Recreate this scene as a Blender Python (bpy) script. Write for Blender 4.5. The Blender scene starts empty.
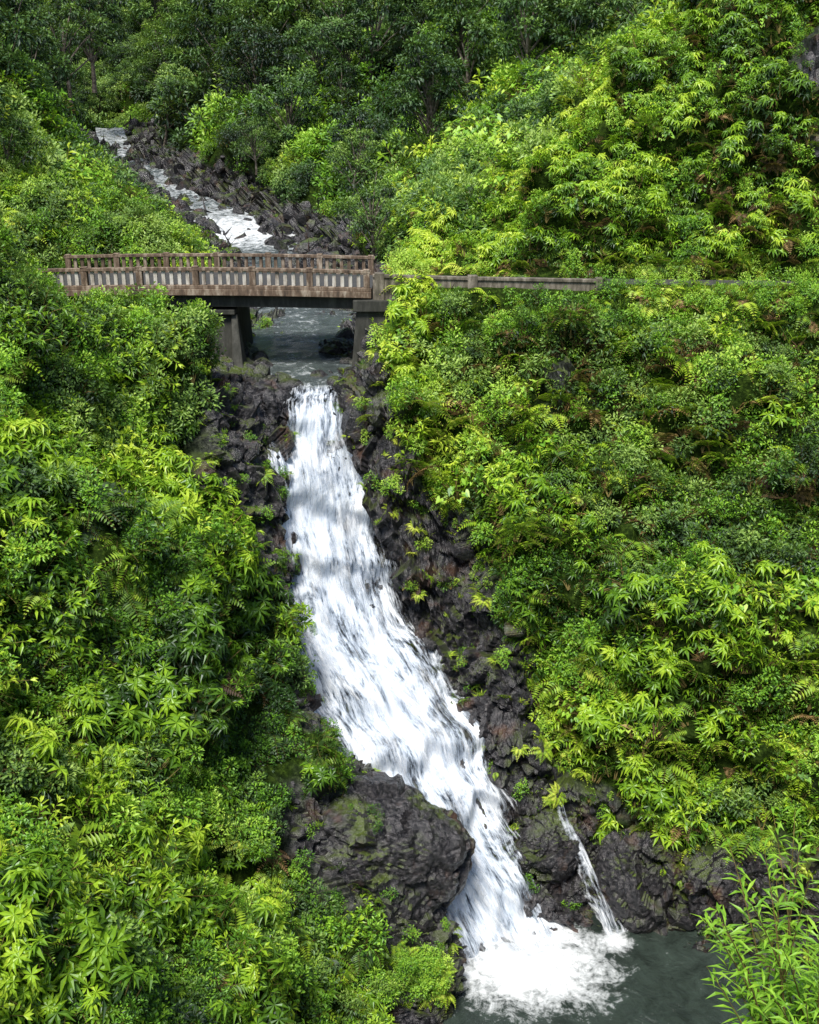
import bpy, bmesh, math, random
import numpy as np
from mathutils import Vector, Matrix, Euler
random.seed(7); np.random.seed(7)
R=math.radians
scene=bpy.context.scene
scene.view_settings.view_transform='Standard'; scene.view_settings.look='None'
scene.view_settings.exposure=0; scene.view_settings.gamma=1

# ------------------------------------------------------------ noise helpers
def _h(ix,iy,iz,s=0):
    n=(ix.astype(np.int64)*73856093)^(iy.astype(np.int64)*19349663)^(iz.astype(np.int64)*83492791)^(s*2654435)
    n=(n^(n>>13))*1274126177; n&=0x7fffffff
    n=(n^(n>>15))*2246822519; n&=0x7fffffff
    n=n^(n>>12)
    return (n%100003)/100003.0
def vnoise(p,s=0):
    i=np.floor(p).astype(np.int64); f=p-i; f=f*f*(3-2*f)
    r=0
    for a in (0,1):
        wa=f[:,0] if a else 1-f[:,0]
        for b in (0,1):
            wb=f[:,1] if b else 1-f[:,1]
            for c in (0,1):
                wc=f[:,2] if c else 1-f[:,2]
                r=r+wa*wb*wc*_h(i[:,0]+a,i[:,1]+b,i[:,2]+c,s)
    return r*2-1
def fbm(p,o=4,s=0):
    r=0;a=1;t=0
    for k in range(o):
        r=r+a*vnoise(p*(2.03**k)+17.3*k,s+k); t+=a; a*=.5
    return r/t
def blocky(p,s=0):
    i=np.floor(p).astype(np.int64)
    best=np.full(len(p),9e9); val=np.zeros(len(p))
    for a in (-1,0,1):
        for b in (-1,0,1):
            for c in (-1,0,1):
                cx,cy,cz=i[:,0]+a,i[:,1]+b,i[:,2]+c
                d=np.stack([cx+_h(cx,cy,cz,s+1),cy+_h(cx,cy,cz,s+2),cz+_h(cx,cy,cz,s+3)],1)-p
                dd=(d*d).sum(1)
                hv=_h(cx,cy,cz,s+4)-.5
                t=hv*1.3+d[:,0]*(_h(cx,cy,cz,s+5)-.5)*1.6+d[:,1]*(_h(cx,cy,cz,s+6)-.5)*1.6+d[:,2]*(_h(cx,cy,cz,s+7)-.5)*1.6
                m=dd<best; best=np.where(m,dd,best); val=np.where(m,t,val)
    return val
def rockdisp(X):
    q=X*np.array([1,1,.75])
    w=np.stack([fbm(X*.8,2,201),fbm(X*.8,2,207),fbm(X*.8,2,211)],1)*.5
    q=q+w
    return blocky(q*.75,5)*.6+blocky(q*1.9,9)*.30+blocky(q*4.6,15)*.12+fbm(X*6,3,19)*.05
def sstep(a,b,x):
    t=np.clip((x-a)/(b-a),0,1); return t*t*(3-2*t)

# ------------------------------------------------------------ node helpers
def mat(name):
    m=bpy.data.materials.new(name); m.use_nodes=True
    nt=m.node_tree; nt.nodes.clear()
    out=nt.nodes.new('ShaderNodeOutputMaterial')
    return m,nt,out
def N(nt,t,**kw):
    n=nt.nodes.new(t)
    for k,v in kw.items(): setattr(n,k,v)
    return n
def L(nt,a,b): nt.links.new(a,b)
def ramp(nt,fac,stops,interp='LINEAR'):
    r=nt.nodes.new('ShaderNodeValToRGB'); r.color_ramp.interpolation=interp
    e=r.color_ramp.elements
    while len(e)<len(stops): e.new(.5)
    for k,(p,c) in enumerate(stops):
        e[k].position=p; e[k].color=(*c,1) if len(c)==3 else c
    L(nt,fac,r.inputs[0]); return r
def mathn(nt,op,a,b=None,c=None,clamp=False):
    n=nt.nodes.new('ShaderNodeMath'); n.operation=op; n.use_clamp=clamp
    for k,v in enumerate((a,b,c)):
        if v is None: continue
        if isinstance(v,(int,float)): n.inputs[k].default_value=v
        else: L(nt,v,n.inputs[k])
    return n.outputs[0]
def noise(nt,vec,scale,detail=4,rough=.55,dist=0):
    n=nt.nodes.new('ShaderNodeTexNoise'); n.inputs['Scale'].default_value=scale
    n.inputs['Detail'].default_value=detail; n.inputs['Roughness'].default_value=rough
    n.inputs['Distortion'].default_value=dist
    if vec is not None: L(nt,vec,n.inputs['Vector'])
    return n.outputs['Fac']
def mixc(nt,f,a,b):
    n=nt.nodes.new('ShaderNodeMix'); n.data_type='RGBA'
    if isinstance(f,(int,float)): n.inputs[0].default_value=f
    else: L(nt,f,n.inputs[0])
    for k,v in ((6,a),(7,b)):
        if isinstance(v,tuple): n.inputs[k].default_value=(*v,1)
        else: L(nt,v,n.inputs[k])
    return n.outputs[2]

def leaf_mat(name,stops,rough=.45,trans=.3):
    # 'irnd' = per-plant tone (patchy over the hillside), 'lv' = per-leaf tone
    m,nt,out=mat(name)
    oi=N(nt,'ShaderNodeAttribute',attribute_name='irnd')
    at=N(nt,'ShaderNodeAttribute',attribute_name='lv')
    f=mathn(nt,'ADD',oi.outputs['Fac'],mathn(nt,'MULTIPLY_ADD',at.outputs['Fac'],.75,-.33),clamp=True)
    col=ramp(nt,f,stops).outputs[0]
    p=N(nt,'ShaderNodeBsdfDiffuse'); L(nt,col,p.inputs[0])
    g=N(nt,'ShaderNodeBsdfGlossy'); g.inputs['Roughness'].default_value=rough; g.inputs[0].default_value=(.9,.95,1,1)
    m0=N(nt,'ShaderNodeMixShader'); m0.inputs[0].default_value=.045
    L(nt,p.outputs[0],m0.inputs[1]); L(nt,g.outputs[0],m0.inputs[2])
    t=N(nt,'ShaderNodeBsdfTranslucent')
    tc=mixc(nt,.25,col,(.38,.50,.03)); L(nt,tc,t.inputs[0])
    mx=N(nt,'ShaderNodeMixShader'); mx.inputs[0].default_value=trans
    L(nt,m0.outputs[0],mx.inputs[1]); L(nt,t.outputs[0],mx.inputs[2])
    L(nt,mx.outputs[0],out.inputs[0]); return m
M_ginger=leaf_mat('ginger_leaf',[(0,(.022,.058,.008)),(.35,(.13,.28,.015)),(.65,(.33,.54,.025)),(1,(.62,.75,.07))],.4,.28)
M_shrub=leaf_mat('shrub_leaf',[(0,(.018,.042,.014)),(.4,(.095,.19,.034)),(.7,(.23,.38,.06)),(1,(.44,.60,.13))],.5,.23)
M_bright=leaf_mat('bright_leaf',[(0,(.030,.085,.012)),(.4,(.16,.37,.026)),(.7,(.34,.60,.045)),(1,(.56,.76,.11))],.45,.28)
M_fern=leaf_mat('fern_leaf',[(0,(.028,.065,.009)),(.4,(.17,.32,.018)),(.75,(.40,.57,.03)),(1,(.65,.72,.10))],.5,.26)
M_tree=leaf_mat('tree_leaf',[(0,(.014,.036,.014)),(.4,(.060,.135,.032)),(.7,(.155,.29,.055)),(1,(.36,.51,.11))],.5,.2)
M_dry=leaf_mat('dry_leaf',[(0,(.08,.045,.02)),(.4,(.22,.12,.04)),(.7,(.34,.22,.07)),(1,(.50,.40,.12))],.7,.2)

def bark_mat(name,c1,c2):
    m,nt,out=mat(name)
    geo=N(nt,'ShaderNodeNewGeometry')
    f=noise(nt,geo.outputs['Position'],6,2)
    r=ramp(nt,f,[(.3,c1),(.7,c2)])
    p=N(nt,'ShaderNodeBsdfDiffuse')
    L(nt,r.outputs[0],p.inputs[0])
    L(nt,p.outputs[0],out.inputs[0]); return m
M_bark=bark_mat('bark',(.06,.05,.04),(.28,.24,.20))
M_stem=bark_mat('stem',(.08,.065,.025),(.22,.17,.06))

def rock_nodes(nt,pos,nrm):
    n1=noise(nt,pos,.9,4,.6); n2=noise(nt,pos,7,5,.68); n3=noise(nt,pos,.6,3,.6)
    col=ramp(nt,n2,[(.25,(.006,.006,.008)),(.46,(.026,.025,.028)),(.62,(.080,.074,.077)),(.82,(.23,.21,.20))]).outputs[0]
    warm=ramp(nt,n1,[(.56,(0,0,0)),(.70,(1,1,1))]).outputs[0]
    col=mixc(nt,mathn(nt,'MULTIPLY',warm,.5),col,(.13,.060,.03))
    sep=N(nt,'ShaderNodeSeparateXYZ'); L(nt,nrm,sep.inputs[0])
    up=mathn(nt,'MULTIPLY_ADD',sep.outputs[2],1.8,-.75,clamp=True)
    mm=ramp(nt,n3,[(.45,(0,0,0)),(.58,(1,1,1))]).outputs[0]
    col=mixc(nt,mathn(nt,'MULTIPLY',mathn(nt,'MULTIPLY',up,mm),.8),col,(.09,.13,.015))
    return col,n2,n1
def rock_mat(name):
    m,nt,out=mat(name)
    geo=N(nt,'ShaderNodeNewGeometry')
    col,n2,n1=rock_nodes(nt,geo.outputs['Position'],geo.outputs['Normal'])
    p=N(nt,'ShaderNodeBsdfPrincipled')
    L(nt,col,p.inputs['Base Color'])
    rr=ramp(nt,n1,[(.35,(.16,.16,.16)),(.65,(.45,.45,.45))]).outputs[0]
    L(nt,rr,p.inputs['Roughness'])
    b=N(nt,'ShaderNodeBump'); b.inputs['Strength'].default_value=.9; b.inputs['Distance'].default_value=.08
    L(nt,n2,b.inputs['Height']); L(nt,b.outputs[0],p.inputs['Normal'])
    L(nt,p.outputs[0],out.inputs[0]); return m
M_rock=rock_mat('basalt')

def bank_mat():
    m,nt,out=mat('hillside_ground')
    geo=N(nt,'ShaderNodeNewGeometry'); at=N(nt,'ShaderNodeAttribute',attribute_name='rock')
    col,n2,n1=rock_nodes(nt,geo.outputs['Position'],geo.outputs['Normal'])
    g=ramp(nt,n2,[(.3,(.006,.012,.003)),(.5,(.020,.036,.007)),(.66,(.05,.085,.012)),(.8,(.12,.17,.03))]).outputs[0]
    c=mixc(nt,at.outputs['Fac'],g,col)
    p=N(nt,'ShaderNodeBsdfPrincipled'); L(nt,c,p.inputs['Base Color'])
    rr=mathn(nt,'MULTIPLY_ADD',at.outputs['Fac'],-.65,.95); L(nt,rr,p.inputs['Roughness'])
    L(nt,mathn(nt,'MULTIPLY',at.outputs['Fac'],.5),p.inputs['Specular IOR Level'])
    b=N(nt,'ShaderNodeBump'); b.inputs['Strength'].default_value=.9; b.inputs['Distance'].default_value=.08
    L(nt,n2,b.inputs['Height']); L(nt,b.outputs[0],p.inputs['Normal'])
    L(nt,p.outputs[0],out.inputs[0]); return m
M_bank=bank_mat()

# ------------------------------------------------------------ terrain surfaces
def cr_resample(P,counts,axis):
    P=np.moveaxis(P,axis,0); n=len(P)
    out=[];par=[]
    for k in range(n-1):
        p0=P[max(k-1,0)];p1=P[k];p2=P[k+1];p3=P[min(k+2,n-1)]
        c=counts[k]
        for j in range(c+(1 if k==n-2 else 0)):
            t=j/c
            m1=(p2-p0)*.4;m2=(p3-p1)*.4
            if k==0:m1=(p2-p1)*.6
            L1=np.linalg.norm(p2-p1,axis=-1,keepdims=True)+1e-6
            for mm in (m1,m2):
                l=np.linalg.norm(mm,axis=-1,keepdims=True)+1e-9
                mm*=np.minimum(1,L1*1.2/l)
            h=(2*t**3-3*t*t+1)*p1+(t**3-2*t*t+t)*m1+(-2*t**3+3*t*t)*p2+(t**3-t*t)*m2
            out.append(h);par.append(k+t)
    return np.moveaxis(np.array(out),0,axis),np.array(par)
def grid_normals(G):
    du=np.gradient(G,axis=0);dv=np.gradient(G,axis=1)
    n=np.cross(du,dv); n/=np.linalg.norm(n,axis=2,keepdims=True)+1e-9
    return n
def grid_mesh(name,G,material,attrs={},smooth=False,uv=None):
    r,c=G.shape[:2]
    idx=np.arange(r*c).reshape(r,c)
    f=np.stack([idx[:-1,:-1],idx[1:,:-1],idx[1:,1:],idx[:-1,1:]],-1).reshape(-1,4)
    me=bpy.data.meshes.new(name)
    me.vertices.add(r*c); me.vertices.foreach_set('co',G.reshape(-1).astype(np.float32))
    me.loops.add(f.size); me.loops.foreach_set('vertex_index',f.reshape(-1).astype(np.int32))
    me.polygons.add(len(f)); me.polygons.foreach_set('loop_start',(np.arange(len(f))*4).astype(np.int32))
    me.polygons.foreach_set('use_smooth',np.full(len(f),smooth))
    me.update(calc_edges=True)
    for k,v in attrs.items():
        a=me.attributes.new(k,'FLOAT','POINT'); a.data.foreach_set('value',v.reshape(-1).astype(np.float32))
    if uv is not None:
        a=me.attributes.new('flow','FLOAT_VECTOR','POINT'); a.data.foreach_set('vector',uv.reshape(-1).astype(np.float32))
    me.materials.append(material)
    o=bpy.data.objects.new(name,me); scene.collection.objects.link(o); return o

LB=[ # columns: bed, water edge, rock top, mid slope, upper slope, crest, far hill
 [(3,-6,-22),(1.5,-6,-21.3),(0,-6,-20),(-4,-6,-16),(-9,-6,-10),(-18,-6,-3),(-40,-6,10)],
 [(1.5,6,-22),(0,6,-21.3),(-1.4,6,-20),(-4,6,-16.5),(-9,6,-10.5),(-18,6,-3),(-40,6,10)],
 [(.5,14,-22),(-.5,14,-21.3),(-1.8,14,-20),(-4.0,14,-17),(-6.6,14,-13.6),(-13,14,-7),(-30,14,6)],
 [(.8,20.0,-22),(-.5,20,-21.3),(-1.6,19.9,-19.8),(-3.6,20,-16.8),(-8.0,20,-11.3),(-13,20,-6),(-30,20,8)],
 [(1.8,22.6,-22),(.9,22.4,-21.3),(.1,22.2,-20.0),(-2.9,21.9,-17.1),(-7,22,-11.2),(-13,22.5,-4.5),(-30,23,9)],
 [(1.7,25.0,-21.5),(.7,24.6,-20),(-.3,24.3,-18.4),(-3.1,24,-15.5),(-7.3,24,-10.0),(-13,24.5,-4.0),(-30,25,9)],
 [(-.3,26.9,-19),(-1.5,26.6,-17.3),(-2.9,26.5,-15.3),(-5,26,-12),(-8.5,26,-8.5),(-13,26.5,-3.7),(-30,27,10)],
 [(-2.6,29.8,-16.5),(-3.7,29.6,-15.0),(-4.6,29.5,-11.5),(-6.0,29.3,-8.8),(-8.5,29,-6.6),(-13,29.5,-3.0),(-30,31,11)],
 [(-3.7,32,-9.5),(-4.4,31.8,-8.8),(-5.3,31.5,-7.8),(-6.9,31.2,-6.3),(-9,31.5,-5.1),(-12,32,-3.0),(-30,34,12)],
 [(-3.9,36,-8.2),(-5.4,36,-7.5),(-7.5,35.6,-7.1),(-9.5,35.3,-6.4),(-12,35.3,-5.4),(-15,36,-3.6),(-30,38,10)],
 [(-4.5,40.8,-8.2),(-6,40.8,-7.3),(-7.8,40.8,-6.6),(-9.8,40.8,-6.1),(-12.5,40.8,-5.6),(-15.5,41,-4.6),(-32,42,10)],
 [(-5,43.5,-8),(-6.6,43.5,-7.1),(-8,43.5,-5.6),(-10,43.5,-4.4),(-14,44,-3),(-20,45,1),(-36,47,14)],
 [(-7,52,-7.5),(-8.5,52,-6.6),(-10.5,52,-4.8),(-13.5,52,-3.1),(-18,53,1.5),(-24,54,8),(-45,56,22)],
 [(-12.0,68,-6.2),(-14,68,-5.2),(-17.5,68,-4.2),(-21,69,-2.2),(-27,70,5),(-37,72,13),(-60,75,30)],
 [(-25,100,-2.8),(-28,100,-1.8),(-31,100,-.2),(-35,100,3),(-42,102,11),(-54,104,23),(-85,108,45)],
 [(-38,140,2),(-40,140,3),(-43,140,6),(-48,140,11),(-58,140,22),(-72,142,36),(-110,145,60)],
 [(-50,190,24),(-54,190,27),(-58,190,31),(-66,190,36),(-78,190,44),(-92,192,56),(-130,195,80)]]
LB=np.array(LB,float)
RB=[ # bed, edge, rock top, low face, face, road edge, road back, hill1, hill2, hill3, far
 [(4,-6,-22),(5.5,-6,-21.3),(6,-6,-18),(7,-6,-14.5),(8.5,-6,-12),(11,-6,-9),(14,-6,-7),(18,-6,-4),(24,-6,2),(32,-6,10),(60,-6,25)],
 [(2.8,8,-22),(4.3,8,-21.3),(5.0,8,-18.3),(6,8,-15),(7.5,8,-12.5),(10,8,-9),(14,9,-7),(18,10,-4),(24,11,2),(34,12,10),(60,12,25)],
 [(3.2,12,-22),(4.8,12.3,-21.3),(5.3,12.2,-18.5),(6.0,12,-15),(7.4,12,-12.5),(10,12.5,-9),(14,14,-7),(18,16,-4),(24,18,2),(34,20,10),(60,20,25)],
 [(7,17,-22),(9.5,17,-21.3),(10.2,17.3,-18.5),(11.3,18,-14.5),(12.5,19,-11.5),(15,22,-7.5),(19,26,-5.5),(22,29,-3),(27,32,3),(36,36,12),(60,40,28)],
 [(9.5,20.5,-22),(12.5,22.5,-21.3),(13,23.3,-19),(13.8,24.8,-15),(15.5,28,-10),(17.5,33,-4.9),(19,37.5,-4.9),(20.5,39.5,0),(23,43,9),(29,50,20),(50,66,42)],
 [(7,22.5,-22),(9.0,24.8,-21.3),(9.3,25.1,-19.0),(10.0,26.0,-15.8),(11.3,29.6,-10.5),(12.7,34,-4.9),(13.2,38,-4.9),(13.9,39.8,0),(15.2,43,8),(18.5,49,16),(30,62,30)],
 [(5,23.5,-22),(6.3,25.8,-21.3),(6.4,26.3,-19.0),(6.6,27.7,-15.3),(6.8,30.8,-9.7),(7,34.6,-4.9),(7.3,38.4,-4.9),(7.6,40.3,-1.8),(8.4,43.5,2.2),(11,50,4.5),(22,62,14)],
 [(3.5,25.2,-22),(4.4,26.6,-20.8),(4.5,27.3,-18.2),(4.0,28.9,-14),(3.5,31.8,-9),(3.5,35.1,-4.9),(3.8,39,-4.9),(4,40.8,-3.2),(4.6,43.5,-1.8),(7,50,0),(18,64,10)],
 [(2.0,27.8,-17.8),(2.9,28,-16.6),(3.2,28.7,-15),(2.6,30.2,-11.8),(1.9,32.6,-7.8),(1.6,35.4,-4.9),(1.9,39.5,-4.9),(2.4,41.5,-4.2),(3.2,45,-3.2),(5.3,52,-1),(17,68,9)],
 [(.4,30.4,-15.2),(1.1,30.4,-14.5),(1.5,30.8,-12.5),(1.1,31.7,-10),(.5,33.3,-7.4),(.3,35.6,-4.9),(.5,40,-4.9),(1,42.5,-4.5),(1.7,46,-3.8),(4,54,-1.4),(16,70,8.5)],
 [(-2.1,33,-8.6),(-1.4,33,-7.8),(-.9,33.3,-6.9),(-.6,34,-6.2),(-.4,34.8,-5.5),(-.5,35.7,-4.9),(-.4,40.2,-4.9),(0,43,-4.6),(.7,48,-3.8),(3,56,-1.2),(15,72,8)],
 [(-2.4,41,-8.2),(-1.4,41,-7.4),(-.8,41,-6.6),(-.4,41,-5.8),(-.1,41.3,-5.1),(.1,41.6,-5),(.2,42.2,-4.9),(.5,44.5,-4.5),(1,49,-3.5),(3,58,-.8),(14,75,8)],
 [(-3.5,52,-7.7),(-2.4,52,-7),(-1.6,52,-5.8),(-.6,52.3,-4.8),(.5,52.7,-4),(1.5,53,-3.3),(2.5,54,-2.6),(4,56,-1.7),(6,60,0),(9,67,4),(22,80,16)],
 [(-8,66,-6.4),(-6.5,66,-5.5),(-5,66,-4.6),(-3.5,66.5,-3.6),(-1,67.5,-2),(1,69,0),(3,71,2),(6,74,5),(11,78,10),(20,86,20),(42,100,42)],
 [(-24.5,98,-2.9),(-22,98,-2.1),(-20,98,-1),(-17,98,.8),(-12,98,4),(-6,98,8),(0,99,12),(7,100,17),(16,102,24),(32,106,38),(60,112,60)],
 [(-38,140,2),(-35,140,3),(-32,140,6),(-28,140,9),(-22,140,14),(-14,140,19),(-5,140,25),(5,140,31),(20,142,40),(42,146,55),(80,150,80)],
 [(-50,190,24),(-46,190,27),(-42,190,30),(-36,190,34),(-28,190,38),(-18,190,42),(-8,190,46),(6,190,51),(24,192,58),(50,196,70),(95,200,95)]]
RB=np.array(RB,float)

def build_bank(name,CP,rc,cc,flip,side):
    G,_r=cr_resample(CP,rc,0); G,_c=cr_resample(G,cc,1)
    n=grid_normals(G)
    if flip:n=-n
    rr,c=np.meshgrid(_r,_c,indexing='ij')
    X=G.reshape(-1,3);nn=n.reshape(-1,3);y=X[:,1];cf=c.reshape(-1);rf=rr.reshape(-1)
    ns=fbm(X*.55,4,3)
    lim=np.full(len(X),2.0)
    if side=='L':
        lim+=1.0*np.exp(-((rf-4.4)/.8)**2)+.6*np.exp(-((rf-7.3)/1.1)**2)
        lim-=.2*sstep(11,13,rf)
    else:
        lim+=.3*np.exp(-((rf-8.5)/1.6)**2)
    rock=1-sstep(-.2,.2,cf-lim+ns*1.1)
    rock=np.where(y>120,0,rock)
    hole=np.zeros(len(X))
    if side=='R':
        for cx,cy,cz,rr_ in ((14.9,41,2.0,1.7),(14.2,39.6,-.8,1.0),(9.3,31.2,-10.2,1.1),(4.4,33.2,-7.6,.9)):
            dd=np.sqrt((X[:,0]-cx)**2+(X[:,1]-cy)**2+((X[:,2]-cz)*.9)**2)+ns*1.0
            hole=np.maximum(hole,1-sstep(rr_*.7,rr_*1.1,dd))
        rock=np.maximum(rock,hole)
    far=sstep(45,80,y)
    near=1-far
    m1=fbm(X*.28+5,3,11); m2=fbm(X*.62,3,31)
    mound=(m1*1.8+(.35-np.abs(m2)*1.15)*1.9)*near+fbm(X*.10,4,21)*4.0*far
    calm=np.ones(len(X))
    if side=='R': calm=1-np.exp(-((cf-5.5)/.75)**4)*(1-sstep(11,12,rf))*sstep(3,4,rf)
    else: calm=1-.9*np.exp(-((rf-9.5)/1.0)**4)
    bl=rockdisp(X)
    bl*=np.where(y>45,1.4,1)
    d=mound*(1-rock)*calm+bl*rock*(.3+.7*calm)-hole*.8
    X=X+nn*d[:,None]
    G=X.reshape(G.shape)
    grid_mesh(name,G,M_bank,{'rock':rock})
    return G,rr,c,rock.reshape(c.shape),calm.reshape(c.shape),n
Lc=build_bank('left_hillside',LB,[10,14,30,40,56,56,60,64,56,34,26,30,30,40,18,14],[34,50,46,30,30,24],False,'L')
Rc=build_bank('right_hillside',RB,[8,8,20,30,44,56,56,56,56,56,44,30,30,40,20,16],[30,48,46,44,40,14,26,26,26,20],False,'R')

# ------------------------------------------------------------ flowing water
def strip(stations,nu,nv,cross=(1,.3,0),bulge=.0,wmul=1.0,back=0.0):
    S=np.array(stations,float)[None]
    Q,_=cr_resample(np.moveaxis(S,0,1),[nv]*(S.shape[1]-1),0); Q=Q[:,0]
    cr=np.array(cross,float);cr/=np.linalg.norm(cr)
    u=np.linspace(-1,1,nu)
    C=Q[:,:3]
    T=np.gradient(C,axis=0);T/=np.linalg.norm(T,axis=1,keepdims=True)
    nrm=np.cross(cr[None],T);nrm*=np.sign(nrm[:,1:2]*-1+nrm[:,2:3]*1.0+1e-9)
    nrm/=np.linalg.norm(nrm,axis=1,keepdims=True)
    G=C[:,None,:]+cr*(u[None,:,None]*Q[:,3][:,None,None]*wmul)
    off=bulge*(1-u**2)[None,:,None]-back
    G=G+nrm[:,None,:]*off
    dist=np.concatenate([[0],np.cumsum(np.linalg.norm(np.diff(C,axis=0),axis=1))])
    flow=np.stack(np.broadcast_arrays(u[None,:]*Q[:,3][:,None]*wmul,dist[:,None],u[None,:]),-1)
    foam=np.broadcast_to(Q[:,4][:,None],G.shape[:2])
    return G,nrm,flow,foam
FALL=[(-3.1,35.0,-7.62,1.0,.2),(-3.05,34.4,-7.66,1.15,.45),(-3.0,33.9,-7.90,1.1,.85),(-3.0,33.4,-8.05,1.1,.8),(-2.95,33.0,-8.45,1.1,1),(-2.9,32.5,-9.4,1.6,1),(-2.7,31.8,-11.2,2.2,1),(-2.4,31.2,-12.8,2.3,1),
 (-1.95,30.4,-14.4,2.3,1),(-1.1,29.2,-15.5,2.55,1),(.05,27.7,-16.7,2.75,1),(.7,26.7,-17.9,2.45,1),(1.35,25.9,-19.3,2.05,1),(2.05,25.3,-20.4,1.95,1),(2.7,24.6,-21.5,2.3,1)]
G,nr,fl,fo=strip(FALL,150,34,bulge=0,wmul=1.65,back=.42)
X=G.reshape(-1,3)
u=fl[...,2].reshape(-1)
nn=np.repeat(nr,G.shape[1],0)
d=rockdisp(X)*.85+sstep(.5,1,np.abs(u))*.25-.2*sstep(33.2,34.2,X[:,1])
X=X+nn*d[:,None]
grid_mesh('waterfall_rock_bed',X.reshape(G.shape),M_rock)

def fall_mat(name,lo,hi,seed,amax=1.0,su=2.6,sv=.32):
    m,nt,out=mat(name)
    at=N(nt,'ShaderNodeAttribute',attribute_name='flow'); fo=N(nt,'ShaderNodeAttribute',attribute_name='foam')
    mp=N(nt,'ShaderNodeMapping'); mp.inputs['Scale'].default_value=(su,sv,0); mp.inputs['Location'].default_value=(seed,seed*2.3,0)
    L(nt,at.outputs['Vector'],mp.inputs[0])
    mp2=N(nt,'ShaderNodeMapping'); mp2.inputs['Scale'].default_value=(1.0,.5,0); mp2.inputs['Location'].default_value=(seed*3,seed,0)
    L(nt,at.outputs['Vector'],mp2.inputs[0])
    mp3=N(nt,'ShaderNodeMapping'); mp3.inputs['Scale'].default_value=(7,1.0,0)
    L(nt,at.outputs['Vector'],mp3.inputs[0])
    a=noise(nt,mp.outputs[0],1.6,5,.68,.25); b=noise(nt,mp2.outputs[0],1.2,5,.7,.6); c=noise(nt,mp3.outputs[0],2.2,4,.75,.2)
    s=mathn(nt,'ADD',mathn(nt,'ADD',mathn(nt,'MULTIPLY',a,.32),mathn(nt,'MULTIPLY',b,.46)),mathn(nt,'MULTIPLY',c,.22))
    sep=N(nt,'ShaderNodeSeparateXYZ'); L(nt,at.outputs['Vector'],sep.inputs[0])
    au=mathn(nt,'ABSOLUTE',sep.outputs[2])
    edge=mathn(nt,'POWER',au,3.5)
    s2=mathn(nt,'SUBTRACT',s,mathn(nt,'MULTIPLY',edge,.19))
    s3=mathn(nt,'ADD',s2,mathn(nt,'MULTIPLY_ADD',fo.outputs['Fac'],.25,-.25))
    al=ramp(nt,s3,[(lo,(0,0,0)),(hi,(amax,amax,amax))]).outputs[0]
    col=ramp(nt,s,[(.39,(.22,.29,.40)),(.47,(.54,.62,.73)),(.56,(.88,.91,.95))]).outputs[0]  # bluish shading between the white streaks is painted into the water colour
    p=N(nt,'ShaderNodeBsdfPrincipled'); p.inputs['Roughness'].default_value=.6
    L(nt,col,p.inputs['Base Color']); L(nt,al,p.inputs['Alpha'])
    bp=N(nt,'ShaderNodeBump'); bp.inputs['Strength'].default_value=.9; bp.inputs['Distance'].default_value=.2
    L(nt,s,bp.inputs['Height']); L(nt,bp.outputs[0],p.inputs['Normal'])
    L(nt,p.outputs[0],out.inputs[0]); return m
wf=bpy.data.objects.new('waterfall',None); scene.collection.objects.link(wf)
def fall_layer(name,stations,nu,nv,bulge,wmul,back,m,amp,seed,par=wf,steps=0):
    G,nr,fl,fo=strip(stations,nu,nv,bulge=bulge,wmul=wmul,back=back)
    X=G.reshape(-1,3);F=fl.reshape(-1,3).copy()
    nn=np.repeat(nr,G.shape[1],0)
    P=np.stack([F[:,0]*1.6,F[:,1]*.5,np.full(len(F),seed)],1)
    k=(.2+.8*sstep(33.3,32.6,X[:,1]))
    d=(fbm(P,4,seed)*amp+fbm(np.stack([F[:,0]*5,F[:,1]*1.2,np.full(len(F),seed)],1),3,seed+3)*amp*.4)*k
    if steps:  # the water leaps off ledges: slow swell, quick fall-back
        ph=F[:,1]/2.7+fbm(np.stack([F[:,0]*.7,F[:,1]*.25,np.full(len(F),3.)],1),3,91)*.9
        fr=ph-np.floor(ph); d+=steps*(sstep(0,.7,fr)-sstep(.7,1,fr)-.4)*k
    w=fbm(np.stack([F[:,1]*.7,np.sign(F[:,0])*5,np.full(len(F),seed)],1),4,seed+5)*.7*np.where(X[:,1]>32.6,.45,1)
    cr=np.array([1,.3,0])/1.044
    X=X+nn*d[:,None]+cr*(w*np.sign(F[:,2])*np.abs(F[:,2])**3)[:,None]
    o=grid_mesh(name,X.reshape(G.shape),m,{'foam':fo},smooth=True,uv=fl); o.parent=par; return o
fall_layer('main_sheet',FALL,90,26,.1,1.0,0,fall_mat('falling_water',.39,.485,0),.26,41,wf,.42)
fall_layer('front_spray',FALL[4:],90,28,.5,1.05,-.05,fall_mat('falling_spray',.48,.62,4.7,.85,3.5,.4),.34,47,wf,.5)
SIDE=[(4.3,27.3,-18.2,.12,1),(4.5,26.6,-18.7,.2,1),(4.9,26.1,-19.4,.28,1),(5.3,25.7,-20.3,.3,1),(5.7,25.2,-21.35,.5,1)]
fall_layer('side_trickle',SIDE,24,16,.12,1.0,0,fall_mat('trickle_water',.46,.56,9,.9,6,.5),.05,53)

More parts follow.
